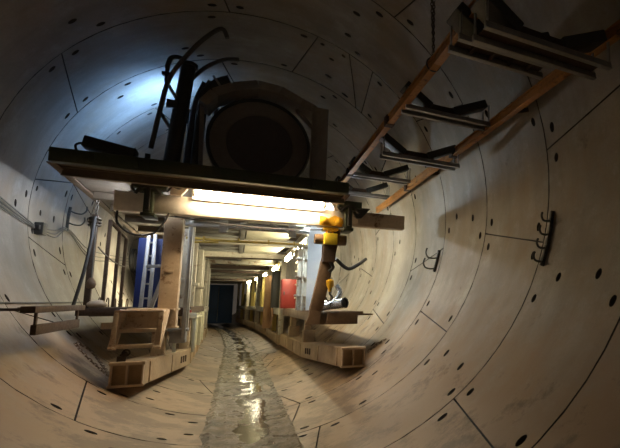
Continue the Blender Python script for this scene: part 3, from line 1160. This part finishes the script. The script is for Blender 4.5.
mb.tube(smooth_path([(-2.0, 9.08, 2.9), (-1.99, 8.95, 2.5), (-2.0, 8.8, 2.05), (-2.04, 8.62, 1.53)]), .022, 8)
tag(mb.build('hanging_hose', 'rubber'), 'dark hose hanging from the post top down to the plank bench', 'hose')
t = thing('hook_block', 'round rusty hook block hanging beside the thick railing post', 'hook block', (-1.93, 8.9, 1.8))
MB().lathe((-1.93, 8.9, 1.78), (0, 0, 1), [(.02, 0), (.05, .02), (.065, .07), (.05, .12), (.02, .17)], 16).build('block', 'brown', t)
MB().tube([(-1.93, 8.9, 1.95), (-1.97, 9.06, 2.75)], .008, 6).build('rope', 'cable', t)
for k in range(5):
    mb = MB()
    x = -1.93 + .005 * k
    y = 9.5 + .5 * k
    mb.torus((x, y, 1.58), (1, 0, 0), .08, .008, 12, 6, 0, PI, (0, 1, 0))
    mb.tube([(x, y + .08, 1.5), (x, y + .08, 1.585)], .008, 6)
    mb.tube([(x, y - .08, 1.5), (x, y - .08, 1.585)], .008, 6)
    tag(mb.build('toe_hoop', 'rust'), 'thin bent wire hoop in a row along the edge of left platform', 'hoop', 'wire hoops on the left platform')
# hanging plank bench
t = thing('hanging_step', 'brown plank step hung on two straps along the left lining', 'step', (-1.85, 7.2, 1.2))
mb = MB()
mb.bar((-1.88, 6.45, 1.50), (-1.88, 8.25, 1.51), .12, .07, (0, 0, 1), .008)
mb.build('plank', 'rust', t)
mb = MB()
mb.bar((-1.87, 6.62, 1.285), (-1.87, 8.15, 1.30), .05, .11, (0, 0, 1), .006)
mb.build('lower_board', 'rust', t)
for y in (6.66, 8.12):
    MB().bar((-1.87, y, 1.27), (-1.87, y, 1.5), .02, .05, (0, 1, 0), .003).build('strap', 'rust', t)
for y in (6.7, 8.0):
    w = AX - math.sqrt(R * R - (AZ - 1.50) ** 2)
    MB().bar((w - .01, y, 1.50), (-1.90, y, 1.50), .04, .03, (0, 0, 1), .003).build('wall_arm', 'rust', t)
# blue board, ladder, planks
t = tag(MB().box((-1.50, 9.50, 1.5), (-1.10, 9.56, 2.66), .008).build('blue_board', 'blue'), 'tall blue board standing behind the grey ladder on left platform', 'board')
t = thing('grey_ladder', 'narrow grey metal ladder leaning on the blue board left of beige column', 'ladder', (-1.26, 9.2, 1.5))
MB().bar((-1.33, 9.05, 1.5), (-1.35, 9.42, 2.72), .05, .05, (1, 0, 0), .004).build('stile', 'greyst', t)
MB().bar((-1.22, 9.05, 1.5), (-1.265, 9.42, 2.72), .04, .05, (1, 0, 0), .004).build('stile', 'greyst', t)
for k in range(5):
    f = .12 + .19 * k
    MB().bar((-1.33 - .02 * f, 9.05 + .37 * f, 1.5 + 1.22 * f), (-1.22 - .045 * f, 9.05 + .37 * f, 1.5 + 1.22 * f), .03, .03).build('rung', 'greyst', t)
mb = MB()
mb.bar((-1.30, 9.12, 2.16), (-1.0, 8.9, 2.16), .04, .05)
mb.bar((-1.16, 8.8, 1.5), (-1.00, 8.9, 2.2), .07, .05, (1, 0, 0), .004)
tag(mb.build('prop_frame', 'greyst'), 'bent grey prop between the ladder and the beige column', 'prop')
for x, y, l, lab in ((-1.88, 9.14, .3, 'pale rounded sandbag lump lying at the front of left platform'),):
    mb = MB()
    t_ = bmesh.new()
    bmesh.ops.create_icosphere(t_, subdivisions=3, radius=1)
    for v in t_.verts:
        v.co = Vector((x + v.co.x * .13, y + v.co.y * .11, 1.5 + max(v.co.z, -.75) * .07 + .05))
    mb.join(t_)
    tag(mb.build('sandbag', 'beige'), lab, 'sandbag')
# loops of cable under the beam
mb = MB()
mb.tube(smooth_path([(-1.52, 7.94, 2.84), (-1.50, 7.94, 2.66), (-1.32, 7.94, 2.52), (-1.10, 7.94, 2.55), (-.98, 7.94, 2.72), (-.93, 7.94, 2.86)]), .014, 8)
tag(mb.build('cable_loop', 'rubber'), 'black cable loop drooping under left end of the white beam', 'cable')
mb = MB()
mb.tube(catenary((-.88, 8.05, 2.84), (1.25, 8.05, 2.80), .06, 12), .009, 6)
tag(mb.build('strung_cable', 'cable'), 'thin cable strung across below the white beam to the hoist', 'cable')
mb = MB()
mb.tube(smooth_path([(-.95, 7.84, 3.16), (-.90, 7.8, 3.22), (-.82, 7.8, 3.20), (-.74, 7.82, 3.25)]), .012, 6)
tag(mb.build('lamp_lead', 'rubber'), 'short black lead plugged into left end of the front tube lamp', 'cable')

# small cluttered stores on the tool shelf and inside the aisle
for k, (x, y, s, m, lab) in enumerate(((-.86, 10.0, .09, 'red', 'small red can nearest on the tool shelf'),
                                       (-.76, 10.12, .08, 'red', 'second small red can on the tool shelf'),
                                       (-.82, 10.5, .12, 'rubber', 'black drum tin on the tool shelf'))):
    t = thing('tin_can', lab, 'can', (x, y, 1.34))
    MB().lathe((x, y, 1.34), (0, 0, 1), [(s * .5, 0), (s * .52, .01), (s * .5, .03), (s * .5, s * 1.3), (s * .52, s * 1.35), (s * .2, s * 1.36)], 16).build('body', m, t)
    MB().lathe((x, y, 1.34 + s * 1.36), (0, 0, 1), [(s * .3, 0), (s * .3, s * .2), (s * .1, s * .22)], 12).build('cap', 'silver', t)
t = thing('blue_locker', 'narrow blue locker standing on the left platform in the aisle', 'locker', (-1.05, 12.4, 1.5))
MB().box((-1.30, 12.3, 1.5), (-1.0, 12.9, 2.72), .012).build('body', 'blue', t)
MB().box((-1.0, 12.32, 1.53), (-.985, 12.88, 2.69), .004).build('door', 'blue', t)
MB().box((-.985, 12.4, 2.1), (-.965, 12.43, 2.2), .004).build('handle', 'greyst', t)
t = thing('red_cabinet', 'red electrical cabinet standing on the right platform beside yellow post', 'cabinet', (1.28, 14.3, 1.43))
MB().box((1.08, 14.1, 1.43), (1.48, 14.6, 2.25), .012).build('body', 'red', t)
MB().box((1.10, 14.085, 1.47), (1.46, 14.10, 2.21), .004).build('door', 'red', t)
MB().box((1.13, 14.065, 1.8), (1.16, 14.085, 1.9), .004).build('handle', 'dark', t)
t = thing('black_cabinet', 'tall black cabinet on the right platform behind the red one', 'cabinet', (1.15, 16.6, 1.43))
MB().box((.99, 16.35, 1.43), (1.25, 16.9, 2.62), .012).build('body', 'dark', t)
MB().box((1.01, 16.335, 1.47), (1.23, 16.35, 2.58), .004).build('door', 'dark', t)
mb = MB()
mb.bar((.92, 17.2, .75), (.95, 17.3, 2.5), .24, .05, (0, 1, 0), .006)
mb.bar((.98, 17.2, .75), (1.2, 17.5, 1.6), .14, .05, (0, 1, 0), .006)
tag(mb.build('leaning_board', 'wood'), 'orange brown timber board leaning upright at right edge of the aisle', 'board')
t = thing('site_container', 'dark blue container closing off the far end of aisle', 'container', (.15, 38.2, .1))
MB().box((-.75, 36.8, .22), (1.0, 40, 2.85), .03).build('body', 'navy', t)
for x in (-.70, .14):
    MB().box((x, 36.77, .3), (x + .80, 36.80, 2.75), .008).build('door', 'navy', t)
MB().cyl((.10, 36.74, .35), (.10, 36.74, 2.7), .02, 8).build('lock_rod', 'greyst', t)
t = thing('pump_unit', 'small grimy pump unit on the right platform beside the yellow post', 'pump', (1.5, 10.4, 1.43))
MB().lathe((1.36, 10.2, 1.58), (.3, 1, 0), [(.06, 0), (.11, .02), (.11, .05), (.09, .07), (.09, .3), (.11, .32), (.05, .36)], 18).build('pump_body', 'brown', t)
MB().box((1.25, 10.15, 1.43), (1.6, 10.6, 1.49), .006).build('base_plate', 'rust', t)
MB().tube(smooth_path([(1.36, 10.25, 1.66), (1.34, 10.2, 1.78), (1.42, 10.1, 1.82), (1.55, 10.15, 1.7)]), .03, 10).build('outlet_pipe', 'dark', t)

# right platform: sheet, foil duct, hose, hoist
mb = MB()
mb.prism([(1.03, 8.4, 1.45), (1.12, 8.4, 1.45), (1.30, 8.4, 2.68), (1.30, 8.4, 2.95), (1.05, 8.4, 2.90), (1.02, 8.4, 2.68)], (0, .012, 0))
tag(mb.build('plastic_sheet', 'sheet'), 'bluish white plastic sheet standing upright behind the brown leaning brace', 'sheet')
t = thing('foil_duct', 'roll of silver foil duct lying on the right platform', 'duct', (1.6, 8.8, 1.43))
mb = MB()
d0, d1 = Vector((1.38, 9.0, 1.52)), Vector((1.72, 8.62, 1.58))
pts, rr = [], []
for k in range(25):
    pts.append(d0.lerp(d1, k / 24)); rr.append(.085 + .006 * (k % 2))
mb.tube(pts, rr, 18, False)
mb.build('duct_sleeve', 'silver', t)
dd = (d1 - d0).normalized()
MB().lathe(d1 - dd * .02, dd, [(.092, 0), (.095, .03), (.07, .03), (.066, -.05)], 18).build('end_collar', 'rubber', t)
mb = MB()
mb.tube(smooth_path([(1.55, 8.75, 2.38), (1.8, 8.9, 2.22), (2.05, 9.2, 2.32), (2.35, 9.8, 2.5)]), .035, 10)
tag(mb.build('black_hose', 'rubber'), 'black hose running from the hoist body back along the right lining', 'hose')
mb = MB()
mb.tube(smooth_path([(1.28, 8.7, 1.5), (1.5, 8.75, 1.56), (1.66, 8.8, 1.75), (1.6, 8.85, 1.9)]), .045, 12)
tag(mb.build('corrugated_hose', 'silver'), 'pale corrugated hose curling up behind the hook of hoist', 'hose')

HX, HY = 1.32, 8.09
t = thing('chain_hoist', 'yellow electric chain hoist trolley hanging under right end of the white beam', 'hoist', (HX, HY, 2.2))
mb = MB()
for s in (-1, 1):
    mb.prism([(HX - .19, HY + s * .125, 2.86), (HX + .17, HY + s * .125, 2.86), (HX + .17, HY + s * .125, 3.0), (HX + .05, HY + s * .125, 3.04), (HX - .05, HY + s * .125, 2.98), (HX - .19, HY + s * .125, 3.02)], (0, s * .02, 0))
mb.box((HX - .12, HY - .13, 2.79), (HX + .12, HY + .13, 2.835), .01)
mb.build('trolley', 'yellow', t)
for s in (-1, 1):
    for dx in (-.12, .12):
        MB().lathe((HX + dx, HY + s * .150, 2.93), (0, s, 0), [(.06, 0), (.065, .01), (.065, .03), (.03, .045)], 18).build('trolley_wheel', 'yellow', t)
MB().torus((HX, HY, 2.765), (0, 1, 0), .05, .016, 16, 8).build('suspension_eye', 'yellow', t)
MB().box((HX - .105, HY - .16, 2.545), (HX + .105, HY + .1, 2.735), .012).build('hoist_cover', 'lemon', t)
MB().cyl((HX - .24, HY, 2.64), (HX - .10, HY, 2.64), .085, 20).build('motor_end', 'brown', t)
mb = MB()
mb.cyl((HX + .10, HY, 2.64), (HX + .27, HY, 2.64), .085, 20)
for k in range(5):
    mb.torus((HX + .13 + .028 * k, HY, 2.64), (1, 0, 0), .087, .008, 18, 6)
mb.build('motor', 'brown', t)
MB().prism([(HX - .10, HY - .1, 2.26), (HX + .09, HY - .1, 2.26), (HX + .10, HY - .1, 2.545), (HX - .10, HY - .1, 2.545)], (0, .2, 0)).build('chain_bag', 'rust', t)
mb = MB()
mb.tube(smooth_path([(HX + .02, HY - .02, 2.27), (HX + .07, HY - .02, 2.17), (HX + .01, HY - .02, 2.10)]), .03, 10)
mb.build('limit_arm', 'dark', t)
MB().links([(HX + .03, HY, 2.3), (HX + .04, HY, 1.96)], .04, .012, .005).build('load_chain', 'chain', t)
mb = MB()
mb.lathe((HX + .04, HY, 1.97), (0, 0, -1), [(.03, 0), (.06, .02), (.06, .11), (.035, .15), (.03, .2), (.02, .21)], 16)
hk = mb.build('hook_block', 'yellow', t)
mb = MB()
mb.tube(smooth_path([(HX + .04, HY, 1.78), (HX + .04, HY, 1.72), (HX + .09, HY, 1.67), (HX + .06, HY, 1.61), (HX, HY, 1.62), (HX - .02, HY, 1.67)]), .013, 8)
mb.build('hook', 'dark', hk)
MB().tube([(HX + .06, HY - .03, 2.0), (HX + .05, HY - .03, 1.50)], .007, 6).build('pull_cord', 'rubber', t)
mb = MB()
mb.prism([(1.62, 7.9, 3.20), (1.95, 7.9, 3.20), (1.80, 7.9, 3.02), (1.72, 7.9, 3.02)], (0, .06, 0))
tag(mb.build('beam_stop', 'dark'), 'dark steel stop plate clamped over the right beam beside the hanger', 'stop plate')

# ------------------------------------------------------------------ chains lying on the lining
def ground_chain(pts, label):
    P_ = smooth_path([arc(th, y, R - .012) for th, y in pts], 5)
    return tag(MB().links(P_, .08, .022, .0065).build('ground_chain', 'brown'), label, 'chain', 'chains on the lining')


ground_chain([(-132.3, 8.75), (-136, 8.62), (-140, 8.5), (-145.5, 8.3)], 'slack chain lying on left lining, lower strand beside the left skid')
ground_chain([(-132.3, 8.85), (-136, 9.0), (-140.5, 8.75), (-147, 8.2)], 'slack chain lying on left lining, upper strand reaching the skid top')
ground_chain([(133.5, 8.2), (136.5, 8.4), (140.0, 8.45)], 'short chain lying on the right lining beside the right skid')

# ------------------------------------------------------------------ world, camera
w = bpy.data.worlds.new('tunnel_dark')
sc.world = w
w.use_nodes = True
w.node_tree.nodes['Background'].inputs[0].default_value = (.9, .75, .6, 1)
w.node_tree.nodes['Background'].inputs[1].default_value = .05
cd = bpy.data.cameras.new('camera')
cam = bpy.data.objects.new('camera', cd)
COL.objects.link(cam)
sc.camera = cam
cam.location = (0, 0, EYE)
yaw, pitch = .5009, .1161
cam.rotation_euler = (PI / 2 + pitch, 0, -yaw)
cd.sensor_width = 36
cd.lens = 459.343 * 36 / 620
cd.shift_x = (310 - 490) / 620
cd.shift_y = 26 / 620
cd.clip_end = 200
vs = sc.view_settings
vs.view_transform = 'Standard'
vs.look = 'None'
vs.gamma = 1
vs.exposure = 0.32
vs.use_curve_mapping = False
try:
    sc.cycles.use_denoising = True
    sc.cycles.max_bounces = 8
    sc.cycles.diffuse_bounces = 5
    sc.cycles.sample_clamp_indirect = 6
except Exception:
    pass
for o in bpy.data.objects:
    if '_base' in o:
        del o['_base']
